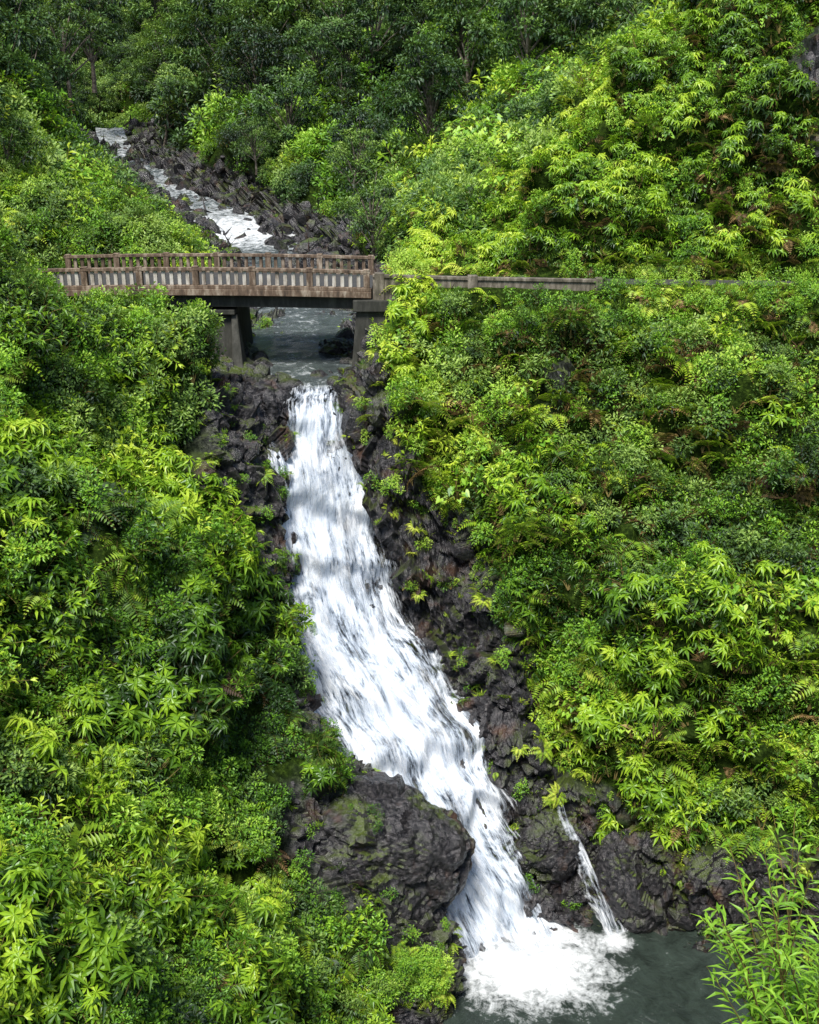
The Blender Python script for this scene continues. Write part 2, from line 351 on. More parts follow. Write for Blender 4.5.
def river_mat(name,deep,foamlo=.5,foamhi=.62,scale=1.0,bd=.14,br=2.5):
    m,nt,out=mat(name)
    geo=N(nt,'ShaderNodeNewGeometry'); fo=N(nt,'ShaderNodeAttribute',attribute_name='foam')
    a=noise(nt,geo.outputs['Position'],1.5*scale,6,.7,.8); b=noise(nt,geo.outputs['Position'],6*scale,5,.7,.5)
    s=mathn(nt,'ADD',mathn(nt,'MULTIPLY',a,.6),mathn(nt,'MULTIPLY',b,.4))
    s2=mathn(nt,'ADD',s,mathn(nt,'MULTIPLY_ADD',fo.outputs['Fac'],.45,-.25))
    al=ramp(nt,s2,[(foamlo,(0,0,0)),(foamhi,(1,1,1))]).outputs[0]
    dcol=ramp(nt,a,[(.35,deep),(.7,tuple(min(1,x*br) for x in deep))]).outputs[0]
    p=N(nt,'ShaderNodeBsdfPrincipled')
    L(nt,mixc(nt,al,dcol,(.88,.91,.93)),p.inputs['Base Color'])
    L(nt,mathn(nt,'MULTIPLY_ADD',al,.5,.14),p.inputs['Roughness'])
    bp=N(nt,'ShaderNodeBump'); bp.inputs['Strength'].default_value=.9; bp.inputs['Distance'].default_value=bd
    L(nt,s,bp.inputs['Height']); L(nt,bp.outputs[0],p.inputs['Normal'])
    L(nt,p.outputs[0],out.inputs[0]); return m
STREAM=[(-3.0,34.3,-7.74,1.2,.58),(-3.1,34.8,-7.66,1.5,.48),(-3.3,35.5,-7.60,1.9,.42),(-3.8,38,-7.52,2.3,.36),(-4.5,43,-7.42,2.6,.36),(-5.4,48.0,-7.28,2.7,.42),(-6.3,50,-6.9,2.2,.9),(-6.5,52,-6.5,2.4,.5),(-7,56,-6.3,2.5,.3),(-8,60,-6.1,2.3,.5),(-9.4,65,-5.75,2.6,.85),(-11.2,69,-5.2,2.4,.75),(-13.6,75,-4.7,1.3,.5),(-17.5,82,-3.9,1.0,.6),(-20,90,-3.1,1.0,.5),(-25,100,-2.15,1.2,.6),(-31,120,.1,1.2,.6)]
G,nr,fl,fo=strip(STREAM,50,22,cross=(1,.15,0),wmul=1.15)
X=G.reshape(-1,3); X=X+np.array([0,0,1.0])*(fbm(X*.9,4,61)*(.07+.25*fo.reshape(-1)*sstep(38,48,X[:,1])))[:,None]
grid_mesh('stream',X.reshape(G.shape),river_mat('stream_water',(.05,.062,.062),.45,.66,br=2.6,bd=.2),{'foam':fo},smooth=True)
BED=[(a,b,c-.12,4.2 if b>44 else 3,0) for a,b,c,d,e in STREAM[1:]]
G,nr,fl,fo=strip(BED,130,60,cross=(1,.15,0))
X=G.reshape(-1,3); un=np.abs(fl[...,2].reshape(-1))
X=X+np.array([0,0,1.0])*((blocky(X*np.array([1.2,1.2,1.2]),5)*.5+fbm(X*2,3,77)*.3)*(.55*sstep(44,48,X[:,1])+.2)-.25+.3*sstep(.35,.8,un)-.3*(1-sstep(34.5,36,X[:,1])))[:,None]
grid_mesh('stream_rock_bed',X.reshape(G.shape),M_rock)
# pool
xs=np.linspace(-4,18,200);ys=np.linspace(-6,28,300)
YY,XX=np.meshgrid(ys,xs,indexing='ij')
P=np.stack([XX.ravel(),YY.ravel(),np.zeros(XX.size)],1)
D=np.sqrt(((P[:,0]-3.2)/1.15)**2+((P[:,1]-24.1)/.9)**2)
D2=np.sqrt((P[:,0]-5.8)**2+(P[:,1]-24.9)**2)
foam=np.clip(1.05-D/2.7,0,1)+np.clip(.7-D2/.9,0,1)+.32*np.exp(-(D/5)**2)
P[:,2]=-21.3+fbm(P*1.3,4,71)*(.06+.2*np.exp(-(D/2.2)**2))+.25*np.exp(-(D/1.2)**2)
grid_mesh('plunge_pool',P.reshape(XX.shape+(3,)),river_mat('pool_water',(.020,.028,.023),.46,.70,1.0,.1),{'foam':np.clip(foam,0,1.2).reshape(XX.shape)},smooth=True)

def outcrop(name,c,rad,rot,seed,amp=.5,sub=6):
    bm=bmesh.new(); bmesh.ops.create_icosphere(bm,subdivisions=sub,radius=1)
    V=np.array([v.co[:] for v in bm.verts])
    E=np.array(Euler(rot).to_matrix())
    V2=np.sign(V)*np.abs(V)**.85
    W=(V2*np.array(rad))@E.T
    d=rockdisp(W+np.array(c)+seed)*amp+fbm(W*.5+seed,3,5)*.35*min(rad)
    W=W+V*d[:,None]
    for v,w in zip(bm.verts,W): v.co=w
    me=bpy.data.meshes.new(name); bm.to_mesh(me); bm.free(); me.materials.append(M_rock)
    o=bpy.data.objects.new(name,me); o.location=c; scene.collection.objects.link(o)
outcrop('rock_outcrop',(-1.05,24.4,-18.5),(2.35,1.6,2.2),(0,.45,.2),0,.42)
outcrop('rock_outcrop',(-2.0,22.2,-20.0),(1.3,1.0,1.6),(0,.2,.2),31,.4)
outcrop('rock_outcrop',(6.6,26.4,-20.2),(1.2,1.0,1.7),(0,.1,.4),7)
outcrop('rock_outcrop',(8.6,25.6,-20.4),(1.0,.8,1.6),(0,-.1,.2),13)
outcrop('rock_outcrop',(4.1,27.0,-19.8),(1.1,.8,1.3),(.3,.3,0),19)
outcrop('rock_outcrop',(-2.3,39.6,-7.65),(1.0,1.7,.42),(0,.15,.2),23,.4,5)
outcrop('rock_outcrop',(-1.5,34.0,-8.1),(.6,.8,.6),(0,.15,.2),27,.4,5)
outcrop('rock_outcrop',(-4.8,33.9,-8.2),(.9,.9,.75),(0,-.15,.2),29,.4,5)
outcrop('rock_outcrop',(-4.45,32.9,-8.8),(.5,.5,.7),(0,-.15,.2),33,.35,5)
outcrop('rock_outcrop',(-1.55,32.9,-8.7),(.45,.5,.7),(0,-.15,.9),37,.35,5)
outcrop('rock_outcrop',(-3.75,34.3,-7.74),(.40,.3,.24),(0,0,.4),39,.25,4)
outcrop('rock_outcrop',(-2.3,34.7,-7.68),(.34,.36,.22),(0,0,1.4),43,.25,4)
outcrop('rock_outcrop',(-3.0,35.6,-7.68),(.3,.25,.2),(0,0,2.4),47,.25,4)
outcrop('rock_outcrop',(-4.05,33.6,-8.0),(.35,.35,.35),(0,0,2.4),51,.25,4)

# ------------------------------------------------------------ plant prototypes
class MB:
    def __init__(s): s.v=[];s.f=[];s.m=[];s.lv=[]
    def add(s,vs,fs,m=0,lv=.5):
        o=len(s.v); s.v+= [tuple(x) for x in vs]
        for f in fs: s.f.append(tuple(i+o for i in f)); s.m.append(m); s.lv.append(lv)
    def mesh(s,name,mats,irnd=None):
        me=bpy.data.meshes.new(name); me.from_pydata(s.v,[],s.f)
        for m in mats: me.materials.append(m)
        me.polygons.foreach_set('material_index',s.m)
        a=me.attributes.new('lv','FLOAT','FACE'); a.data.foreach_set('value',s.lv)
        if irnd is not None:
            a=me.attributes.new('irnd','FLOAT','POINT'); a.data.foreach_set('value',[irnd]*len(s.v))
        me.update(); return me
rnd=random.random
def rv(): 
    while 1:
        v=Vector((rnd()*2-1,rnd()*2-1,rnd()*2-1))
        if .05<v.length<1: return v.normalized()
def leaf(mb,b,d,ln,w,droop=.3,fold=.25,m=0,lv=None,simple=False):
    d=d.normalized(); up=Vector((0,0,1))
    s=d.cross(up)
    if s.length<.05: s=Vector((1,0,0))
    s.normalize(); n=s.cross(d).normalized()
    if n.z<0:n=-n
    roll=random.uniform(-.5,.5); s=(s*math.cos(roll)+n*math.sin(roll)); n=s.cross(d).normalized()
    if n.z<0:n=-n
    if lv is None: lv=rnd()
    if simple:
        t=b+d*ln-up*droop*ln*.6
        mid=b+d*ln*.5-up*droop*ln*.12
        mb.add([b,mid+s*w*.5+n*w*fold*.5,t,mid-s*w*.5+n*w*fold*.5],[(0,1,2),(0,2,3)],m,lv); return
    m1=b+d*ln*.48-up*droop*ln*.16; t=b+d*ln*.97-up*droop*ln*.75
    f=n*w*fold
    mb.add([b,m1,t,m1+s*w*.5+f,m1-s*w*.5+f],[(0,3,1),(0,1,4),(1,3,2),(1,2,4)],m,lv)
def tube(mb,pts,rs,seg=5,m=1):
    vs=[];
    for k,p in enumerate(pts):
        t=(pts[min(k+1,len(pts)-1)]-pts[max(k-1,0)]).normalized()
        a=t.orthogonal().normalized(); b=t.cross(a)
        for j in range(seg):
            an=2*math.pi*j/seg; vs.append(p+(a*math.cos(an)+b*math.sin(an))*rs[k])
    fs=[]
    for k in range(len(pts)-1):
        for j in range(seg):
            fs.append((k*seg+j,k*seg+(j+1)%seg,(k+1)*seg+(j+1)%seg,(k+1)*seg+j))
    mb.add(vs,fs,m,.5)
def ginger(mats,stems=9,ln=.28,w=.062,h=.75,name='ginger'):
    mb=MB()
    for s in range(stems):
        az=2*math.pi*s/stems+rnd()*.7; lean=random.uniform(.25,.95); hh=h*random.uniform(.6,1.25)
        pts=[];o=Vector((math.cos(az)*.08,math.sin(az)*.08,-.1))
        out=Vector((math.cos(az),math.sin(az),0))
        for k in range(7):
            t=k/6; pts.append(o+out*(lean*hh*t**1.5*.8)+Vector((0,0,1))*hh*(t-.22*lean*t*t))
        tube(mb,pts[::2],[.012*(1-.6*k/3) for k in range(4)],3)
        base=rnd()
        side=out.cross(Vector((0,0,1)))
        nl=9
        for k in range(nl):
            t=.3+.7*k/(nl-1); i=min(int(t*6),5); p=pts[i].lerp(pts[i+1],t*6-i)
            tg=(pts[i+1]-pts[i]).normalized()
            sg=1 if k%2 else -1
            d=side*sg*random.uniform(.5,.9)+tg*random.uniform(.2,.6)+out*.25+Vector((0,0,random.uniform(-.2,.15)))
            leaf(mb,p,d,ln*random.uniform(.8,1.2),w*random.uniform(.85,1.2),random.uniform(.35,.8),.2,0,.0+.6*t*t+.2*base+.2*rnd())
        for k in range(3):
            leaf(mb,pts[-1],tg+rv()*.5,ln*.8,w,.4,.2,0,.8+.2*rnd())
    return mb.mesh(name,mats)
def whorl(mats,name,ln=.30,w=.08,n0=11):
    mb=MB()
    for s in range(n0):
        az=rnd()*6.28; r=random.uniform(.0,.55); top=Vector((math.cos(az)*r,math.sin(az)*r,random.uniform(.25,.8)-r*.35))
        tube(mb,[Vector((top.x*.4,top.y*.4,-.1)),Vector((top.x*.8,top.y*.8,top.z*.5)),top],[.013,.010,.007],3)
        n=random.randint(7,9); b=rnd()*.2+(top.z-.2)*.9
        for k in range(n):
            a=6.28*k/n+rnd()*.3
            leaf(mb,top,Vector((math.cos(a),math.sin(a),random.uniform(-.1,.35))),ln*random.uniform(.75,1.15),w,random.uniform(.5,1.0),.25,0,b+.3*rnd())
    return mb.mesh(name,mats)
def fern(mats,name,n=10,ln=.85):
    mb=MB()
    for s in range(n):
        az=6.28*s/n+rnd()*.4; out=Vector((math.cos(az),math.sin(az),0)); side=Vector((-out.y,out.x,0)); l=ln*random.uniform(.7,1.15)
        rise=random.uniform(.45,.9); b=rnd()*.6
        P=[out*(l*t*.85)+Vector((0,0,l*(rise*t-(rise+.25)*t*t))) for t in [k/12 for k in range(13)]]
        tube(mb,P[::3],[.006]*len(P[::3]),3)
        for k in range(1,13):
            t=k/12; pl=.24*l*math.sin(math.pi*min(1,.18+t*.85))+.02
            for sg in (1,-1):
                leaf(mb,P[k],side*sg+out*.35,pl,.06*l/.8,.35,.1,0,b+.4*rnd(),simple=True)
    return mb.mesh(name,mats)
def shrub(mats,name,n=340,ls=.10,rad=.58,blobs=8,elong=2.3):
    mb=MB();bl=[]
    for k in range(blobs):
        v=rv(); v.z=abs(v.z)*.9; bl.append((v*rad*random.uniform(.3,.95)+Vector((0,0,rad*.25)),rad*random.uniform(.28,.5),rnd()*.3))
    for c,r,b in bl: tube(mb,[Vector((0,0,-.15)),c*.5+Vector((0,0,.02)),c],[.02,.014,.006],3)
    for k in range(n):
        c,r,b=random.choice(bl); v=rv()
        p=c+v*r*random.uniform(.55,1.08)
        d=(v+rv()*.7+Vector((0,0,.1)))
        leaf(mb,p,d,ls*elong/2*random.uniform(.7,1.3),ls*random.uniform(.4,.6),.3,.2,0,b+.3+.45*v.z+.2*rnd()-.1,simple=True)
    return mb.mesh(name,mats)
def broad(mats,name,n=22):
    mb=MB()
    for k in range(n):
        az=rnd()*6.28; r=random.uniform(.1,.6); h=random.uniform(.3,.75)
        top=Vector((math.cos(az)*r,math.sin(az)*r,h)); tube(mb,[Vector((0,0,-.1)),Vector((top.x*.5,top.y*.5,h*.7)),top],[.012,.01,.008],3)
        d=Vector((math.cos(az),math.sin(az),-.45)).normalized(); s=Vector((-d.y,d.x,0)).normalized(); sz=random.uniform(.09,.17)
        n_=s.cross(d); n_=n_ if n_.z>0 else -n_
        o=[(-.35,.45),(-.1,.62),(.3,.5),(.7,.22),(1.05,0),(.7,-.22),(.3,-.5),(-.1,-.62),(-.35,-.45),(0,0)]
        vs=[top+d*sz*a+s*sz*b+n_*sz*.25*abs(b) for a,b in o]+[top+d*sz*.4]
        fs=[(i,i+1,10) for i in range(9)]+[(9,0,10)]
        mb.add(vs,fs,0,rnd())
    return mb.mesh(name,mats)
def grass(mats,name,n=60,h=.5):
    mb=MB()
    for k in range(n):
        az=rnd()*6.28; b=Vector((rnd()-.5,rnd()-.5,0))*.35
        d=Vector((math.cos(az)*random.uniform(.2,.9),math.sin(az)*random.uniform(.2,.9),1))
        leaf(mb,b,d,h*random.uniform(.5,1.2),.02,random.uniform(.3,1.0),.1,0,rnd(),simple=k%2==0)
    return mb.mesh(name,mats)
def tree_mesh(mats,name,h=5.5,cr=2.2,clumps=16,per=170,ls=.25,seed=0):
    random.seed(seed); mb=MB()
    tr=[Vector((math.sin(t*3+seed)*.22*h*.3*t,math.cos(t*2.2+seed)*.15*h*.3*t,h*.8*t-.4)) for t in [k/6 for k in range(7)]]
    tube(mb,tr,[.15*(1-.75*k/6)*h/5.5 for k in range(7)],7)
    for k in range(clumps):
        az=k*2.4+rnd(); lv=.42+.58*(k+.5)/clumps; r=cr*math.sin(math.pi*min(.97,lv*.86))*random.uniform(.45,1.0)
        c=Vector((math.cos(az)*r,math.sin(az)*r,h*lv*random.uniform(.92,1.05)))
        i=min(int(lv*.8*6),5); s=tr[i]
        tube(mb,[s,s.lerp(c,.5)+Vector((0,0,.12)),c],[.06*h/5.5,.04,.015],4)
        rad=random.uniform(.34,.56)*cr*.62; tone=rnd()*.35
        for j in range(per):
            v=rv(); p=c+Vector((v.x,v.y,v.z*.6))*rad*random.uniform(.5,1.1)
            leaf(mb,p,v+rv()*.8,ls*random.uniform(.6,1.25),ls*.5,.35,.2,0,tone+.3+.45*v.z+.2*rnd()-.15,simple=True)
    return mb.mesh(name,mats)

protos=[]
pc=bpy.data.collections.new('plant_prototypes')
def reg(me):
    k=len(protos); o=bpy.data.objects.new('p%02d_%s'%(k,me.name),me); pc.objects.link(o); protos.append(o); return k
GI=[reg(ginger([M_ginger,M_stem],name='ginger')) for _ in range(3)]
WH=[reg(whorl([M_ginger,M_stem],'rosette')) for _ in range(3)]
FE=[reg(fern([M_fern,M_stem],'fern')) for _ in range(2)]
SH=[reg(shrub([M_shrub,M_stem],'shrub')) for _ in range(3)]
BS=[reg(shrub([M_bright,M_stem],'bright_shrub',380,.09)) for _ in range(2)]
BR=[reg(broad([M_bright,M_stem],'broadleaf')) for _ in range(2)]
GR=[reg(grass([M_fern,M_stem],'grass')) for _ in range(2)]
DR=[reg(fern([M_dry,M_stem],'dry_fern',8,.7)),reg(grass([M_dry,M_stem],'dry_grass',50,.6))]
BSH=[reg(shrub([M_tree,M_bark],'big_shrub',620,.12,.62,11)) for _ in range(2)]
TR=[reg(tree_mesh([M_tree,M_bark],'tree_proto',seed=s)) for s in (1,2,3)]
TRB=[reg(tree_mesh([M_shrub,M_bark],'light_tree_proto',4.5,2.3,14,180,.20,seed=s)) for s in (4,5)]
random.seed(99)

def gn_group(coll,gname,realize=True):
    ng=bpy.data.node_groups.new(gname,'GeometryNodeTree')
    ng.interface.new_socket('Geometry',in_out='INPUT',socket_type='NodeSocketGeometry')
    ng.interface.new_socket('Geometry',in_out='OUTPUT',socket_type='NodeSocketGeometry')
    gi=ng.nodes.new('NodeGroupInput');go=ng.nodes.new('NodeGroupOutput')
    ci=ng.nodes.new('GeometryNodeCollectionInfo'); ci.inputs['Collection'].default_value=coll
    ci.inputs['Separate Children'].default_value=True; ci.inputs['Reset Children'].default_value=True
    ip=ng.nodes.new('GeometryNodeInstanceOnPoints'); ip.inputs['Pick Instance'].default_value=True
    def na(nm,t):
        n=ng.nodes.new('GeometryNodeInputNamedAttribute'); n.data_type=t; n.inputs['Name'].default_value=nm
        return [o for o in n.outputs if o.enabled and o.name=='Attribute'][0]
    er=ng.nodes.new('FunctionNodeEulerToRotation')
    l=ng.links.new
    l(na('rot','FLOAT_VECTOR'),er.inputs[0]); l(er.outputs[0],ip.inputs['Rotation'])
    l(na('scl','FLOAT_VECTOR'),ip.inputs['Scale']); l(na('pidx','INT'),ip.inputs['Instance Index'])
    l(gi.outputs[0],ip.inputs['Points']); l(ci.outputs[0],ip.inputs['Instance'])
    if realize:
        rn=ng.nodes.new('GeometryNodeRealizeInstances'); l(ip.outputs[0],rn.inputs[0]); l(rn.outputs[0],go.inputs[0])
    else: l(ip.outputs[0],go.inputs[0])
    return ng
NG=gn_group(pc,'scatter_plants')
def scatter(name,pts,ups,scl,idx,ng=NG,full=False):
    me=bpy.data.meshes.new(name); n=len(pts); pa=np.array(pts,float)
    me.vertices.add(n); me.vertices.foreach_set('co',pa.astype(np.float32).reshape(-1))
    rots=np.zeros((n,3),np.float32)
    for k in range(n):
        if full: e=Euler((rnd()*6.28,rnd()*6.28,rnd()*6.28))
        else:
            q=Vector((0,0,1)).rotation_difference(Vector(ups[k]))
            e=(q.to_matrix()@Matrix.Rotation(rnd()*6.2832,3,'Z')).to_euler()
        rots[k]=e[:]
    a=me.attributes.new('rot','FLOAT_VECTOR','POINT'); a.data.foreach_set('vector',rots.reshape(-1))
    s=np.array(scl,np.float32)
    if s.ndim==1: s=np.stack([s,s,s],1)
    a=me.attributes.new('scl','FLOAT_VECTOR','POINT'); a.data.foreach_set('vector',s.reshape(-1))
    a=me.attributes.new('pidx','INT','POINT'); a.data.foreach_set('value',np.array(idx,np.int32))
    tone=.37+(np.random.rand(n)-.5)*.5+fbm(pa*.24,3,301)*.6+fbm(pa*.05,2,311)*.3
    a=me.attributes.new('irnd','FLOAT','POINT'); a.data.foreach_set('value',tone.astype(np.float32))
    o=bpy.data.objects.new(name,me); scene.collection.objects.link(o)
    md=o.modifiers.new('scatter','NODES'); md.node_group=ng
    return o

def sample(bank,dens):
    G,rr,cc,rock,calm,n=bank
    A=G[:-1,:-1];B=G[1:,:-1];C=G[1:,1:];D=G[:-1,1:]
    ar=.5*(np.linalg.norm(np.cross(B-A,C-A),axis=2)+np.linalg.norm(np.cross(C-A,D-A),axis=2))
    ctr=(A+C)/2
    y=ctr[...,1]
    w=ar*dens(ctr,cc[:-1,:-1],rr[:-1,:-1],rock[:-1,:-1])
    vis=(np.abs(ctr[...,0])<y*.46+1.8)&(y>9)&(ctr[...,2]>-1.1*y-1.5)&(ctr[...,2]<y*.12+1.5)
    w=w*vis
    cnt=np.random.poisson(w)
    i,j=np.nonzero(cnt); rep=cnt[i,j]; i=np.repeat(i,rep); j=np.repeat(j,rep)
    s=np.random.rand(len(i),1);t=np.random.rand(len(i),1)
    P=A[i,j]*(1-s)*(1-t)+B[i,j]*s*(1-t)+C[i,j]*s*t+D[i,j]*(1-s)*t
    nn=np.cross(B-A,D-A)[i,j]; nn/=np.linalg.norm(nn,axis=1,keepdims=True)+1e-9
    sm=n[i,j]; nn=np.where((nn*sm).sum(1,keepdims=True)<0,-nn,nn)
    return P,nn,cc[i,j],rr[i,j],rock[i,j]
def road_clear(P,c,r,side):
    x,y,z=P[:,0],P[:,1],P[:,2]
    deck=(x>-13.2)&(x<-.6)&(y>35.4)&(y<41.4)
    front=(x>-8.2)&(x<-5)&(y>33.3)&(y<36.5)
    m=~deck&~front
    if side=='R':
        m&=~((c>5.16)&(c<5.93)&(r>3.6)&(r<11.3))
        m&=~((c>4.9)&(c<5.3)&(x<5.6)&(r>3.6)&(r<11.3))
    return m
def plants(bank,side):
    def dens(p,c,r,rock):
        y=p[...,1]
        d=np.where(y<45,7.0,np.where(y<62,2.6,np.where(y<90,.95,.32)))
        if side=='R':
            d=d*np.where((y<50)&(c>5.9),1.5,1)*np.where((c>4.6)&(c<6.3)&(r>3.6)&(r<11.3),2.0,1)
        return d*(1-.85*rock)
    P,n,c,r,rock=sample(bank,dens)
    n=np.where(n[:,2:3]<-.3,-n,n)
    k=road_clear(P,c,r,side)&(P[:,2]>-21.2); P,n,c,r,rock=P[k],n[k],c[k],r[k],rock[k]
    m=len(P); y=P[:,1]
    A=fbm(P*.22,3,101); B=fbm(P*.30+40,3,113); Cn=fbm(P*.26+90,3,127)
    idx=np.zeros(m,int); sc=np.ones(m)
    u=np.random.rand(m)
    for q in range(m):
        a,b,cn,uu=A[q],B[q],Cn[q],u[q]; yy=y[q]
        if rock[q]>.5:
            ch=FE if uu<.45 else (GR if uu<.7 else BS); s=random.uniform(.3,.65)
            if yy>62: s*=1.3
        elif yy<45:
            s=random.uniform(.55,1.2)
            if side=='L':
                if yy>27.5 and P[q,2]>-8.0: ch=SH if uu<.5 else (GI if uu<.65 else (BS if uu<.85 else FE))
                elif P[q,2]<-13.5 and a>-.25: ch=BS if uu<.4 else (FE if uu<.75 else (SH if uu<.9 else WH)); s*=.85
                elif b>.05: ch=FE if uu<.5 else (BS if uu<.75 else GI)
                elif cn>.12: ch=SH if uu<.6 else WH
                elif a>0: ch=WH if uu<.6 else (GI if uu<.75 else FE)
                else: ch=GI if uu<.55 else (WH if uu<.72 else FE)
            else:
                if c[q]>6.25:
                    ch=(WH if uu<.6 else (BR if uu<.68 else (BS if uu<.85 else (FE if uu<.95 else DR)))); s*=.8
                    if P[q,0]>10 and P[q,2]<.5 and rnd()<.28: ch=DR
                elif c[q]>4.7: ch=GR if uu<.5 else (BS if uu<.7 else (FE if uu<.93 else DR)); s*=.8
                elif c[q]>3.7 and cn>-.12: ch=SH if uu<.34 else (DR if uu<.62 else (FE if uu<.82 else BS)); s*=1.05
                elif a>.12: ch=BS if uu<.55 else (WH if uu<.7 else FE)
                elif b>.02: ch=WH if uu<.5 else (GI if uu<.7 else (FE if uu<.9 else BR))
                else: ch=GI if uu<.25 else (BS if uu<.5 else (FE if uu<.8 else (SH if uu<.93 else BR)))
            if random.random()<.03: ch=DR
        elif yy<62:
            s=random.uniform(.9,1.8); ch=BR if (uu<.35 and b>0) else (BSH if uu<.45 else (BS if uu<.75 else (GI if uu<.9 else FE)))
            if c[q]<3 : s*=.7
        elif yy<90:
            s=random.uniform(1.5,3.2); ch=BSH if a<-.05 else (BS if uu<.5 else (SH if uu<.8 else GI))
            if uu>.93 and c[q]>3: ch=TR; s=random.uniform(.6,1.2)
            if c[q]<3 : s*=.5
        else:
            s=random.uniform(2.4,5); ch=BSH if a<.0 else (BS if uu<.5 else SH)
            if uu>.80: ch=TR if uu<.93 else TRB; s=random.uniform(.8,1.9)
            if c[q]<2.6 : s*=.6
        idx[q]=random.choice(ch); sc[q]=s
    tree=np.isin(idx,TR+TRB)
    w=np.where(tree,0.05,.5)[:,None]
    up=n*w+np.array([0,0,1])*(1-w)
    up+=np.random.randn(m,3)*.16; up/=np.linalg.norm(up,axis=1,keepdims=True)
    return P-up*.05,up,sc,idx
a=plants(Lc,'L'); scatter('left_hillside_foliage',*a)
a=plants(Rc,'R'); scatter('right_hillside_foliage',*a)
pt=[];up=[];sc=[];ix=[]
for k in range(150):
    t=rnd(); x=-1.5+2.3*t+random.uniform(-.35,.35); y=21.6+.75*t+random.uniform(-.25,.35); z=-19.3-.5*t-random.uniform(-.25,.9)
    pt.append((x,y,z)); v=Vector((.25,-.6,1))+rv()*.3; v.normalize(); up.append(v[:]); sc.append(random.uniform(.35,.7)); ix.append(random.choice(BS+FE+BS+GR))
for k in range(16):
    a=rnd()*6.28; pt.append((-1.2+random.uniform(-1.3,.6),24.2+random.uniform(-.9,.9),-16.55+random.uniform(-.2,.1))); up.append((0,0,1)); sc.append(random.uniform(.25,.5)); ix.append(random.choice(GR+BS))
scatter('spur_foliage',pt,up,sc,ix)

# boulders
rc=bpy.data.collections.new('rock_prototypes')
for k in range(6):
    bm=bmesh.new()
    for j in range(17):
        v=rv(); bm.verts.new((v.x*.5,v.y*.42,v.z*.36))
    bmesh.ops.convex_hull(bm,input=bm.verts)
    bmesh.ops.delete(bm,geom=[v for v in bm.verts if not v.link_faces],context='VERTS')
    bmesh.ops.bevel(bm,geom=bm.edges[:],offset=.035,segments=2,affect='EDGES')
    me=bpy.data.meshes.new('boulder'); bm.to_mesh(me); bm.free(); me.materials.append(M_rock)
    o=bpy.data.objects.new('r%d'%k,me); rc.objects.link(o)
NGR=gn_group(rc,'scatter_rocks')
pts=[];sc=[]
for bank in (Lc,Rc):
    P,n,c,r,rock=sample(bank,lambda p,c,r,rock:np.where(p[...,1]<45,.35,np.where(p[...,1]<62,.9,.7))*(rock>.5)*(c<3.5))
    k=road_clear(P,c,r,'L')|(P[:,2]<-6.2)
    P=P[k]
    s=.2+np.random.rand(len(P))**3*.7; s=np.where(P[:,1]>45,s*1.7,s)
    pts.append(P-.05);sc.append(s)
S=np.array(STREAM)
for k in range(1100):
    t=random.uniform(.3,15.5);i=int(t);q=S[i]*(1-t+i)+S[i+1]*(t-i)
    if t<5.2 and rnd()<.6: continue
    u=random.choice((-1,1))*random.uniform(.4 if t>5 else .62,4.2 if t>11 else (1.9 if t>5 else 1.3))
    pts.append(np.array([[q[0]+u*q[3],q[1]+.15*u*q[3],q[2]-.05+.12*max(0,abs(u)-1)]])); sc.append(np.array([random.uniform(.25,.8)+rnd()**4*1.2])*(1 if t>5 else .6))
P=np.concatenate(pts);s=np.concatenate(sc)
s3=s[:,None]*(.7+.7*np.random.rand(len(s),3))
scatter('basalt_boulders',P,None,s3,np.random.randint(0,6,len(P)),NGR,True)

# ------------------------------------------------------------ bridge
def conc_mat(name,c1,c2,c3,stain=.6):
    m,nt,out=mat(name)
    geo=N(nt,'ShaderNodeNewGeometry')
    mp=N(nt,'ShaderNodeMapping'); mp.inputs['Scale'].default_value=(3.5,3.5,.9); L(nt,geo.outputs['Position'],mp.inputs[0])
    a=noise(nt,mp.outputs[0],1.4,7,.7); b=noise(nt,geo.outputs['Position'],9,5,.6)
    col=ramp(nt,a,[(.33,c1),(.5,c2),(.66,c3)]).outputs[0]
    col=mixc(nt,mathn(nt,'MULTIPLY',b,stain*.6),col,(.06,.055,.035))
    p=N(nt,'ShaderNodeBsdfPrincipled'); p.inputs['Roughness'].default_value=.85
    L(nt,col,p.inputs['Base Color'])
    bp=N(nt,'ShaderNodeBump'); bp.inputs['Strength'].default_value=.4; bp.inputs['Distance'].default_value=.02
    L(nt,b,bp.inputs['Height']); L(nt,bp.outputs[0],p.inputs['Normal'])
    L(nt,p.outputs[0],out.inputs[0]); return m
M_white=conc_mat('weathered_white_concrete',(.18,.14,.11),(.55,.50,.43),(.75,.72,.66),.3)
M_brown=conc_mat('stained_concrete',(.04,.028,.02),(.18,.12,.08),(.48,.40,.31),.4)
M_grey=conc_mat('parapet_concrete',(.05,.045,.03),(.17,.145,.11),(.38,.33,.27),.5)
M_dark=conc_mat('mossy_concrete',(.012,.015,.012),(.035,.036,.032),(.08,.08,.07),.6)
M_asph=conc_mat('asphalt',(.04,.04,.042),(.055,.055,.055),(.075,.073,.07),.3)
bridge=bpy.data.objects.new('concrete_road_bridge',None); scene.collection.objects.link(bridge)
X0,X1=-12.6,-1.25
def bp(x,off,dz=0):
    t=(x-(X0+X1)/2)/((X1-X0)/2)
    return Vector((x,36.15+off+.45*t*t-.15*t,-5.0+.14*(1-t*t)+dz))
def sweep(mb,prof,xs,m=0):
    n=len(prof); vs=[]
    for x in xs:
        for o,z in prof: vs.append(bp(x,o,z))
    fs=[]
    for k in range(len(xs)-1):
        for j in range(n):
            fs.append((k*n+j,(k+1)*n+j,(k+1)*n+(j+1)%n,k*n+(j+1)%n))
    fs.append(tuple(range(n))); fs.append(tuple((len(xs)-1)*n+j for j in range(n))[::-1])
    mb.add(vs,fs,m)
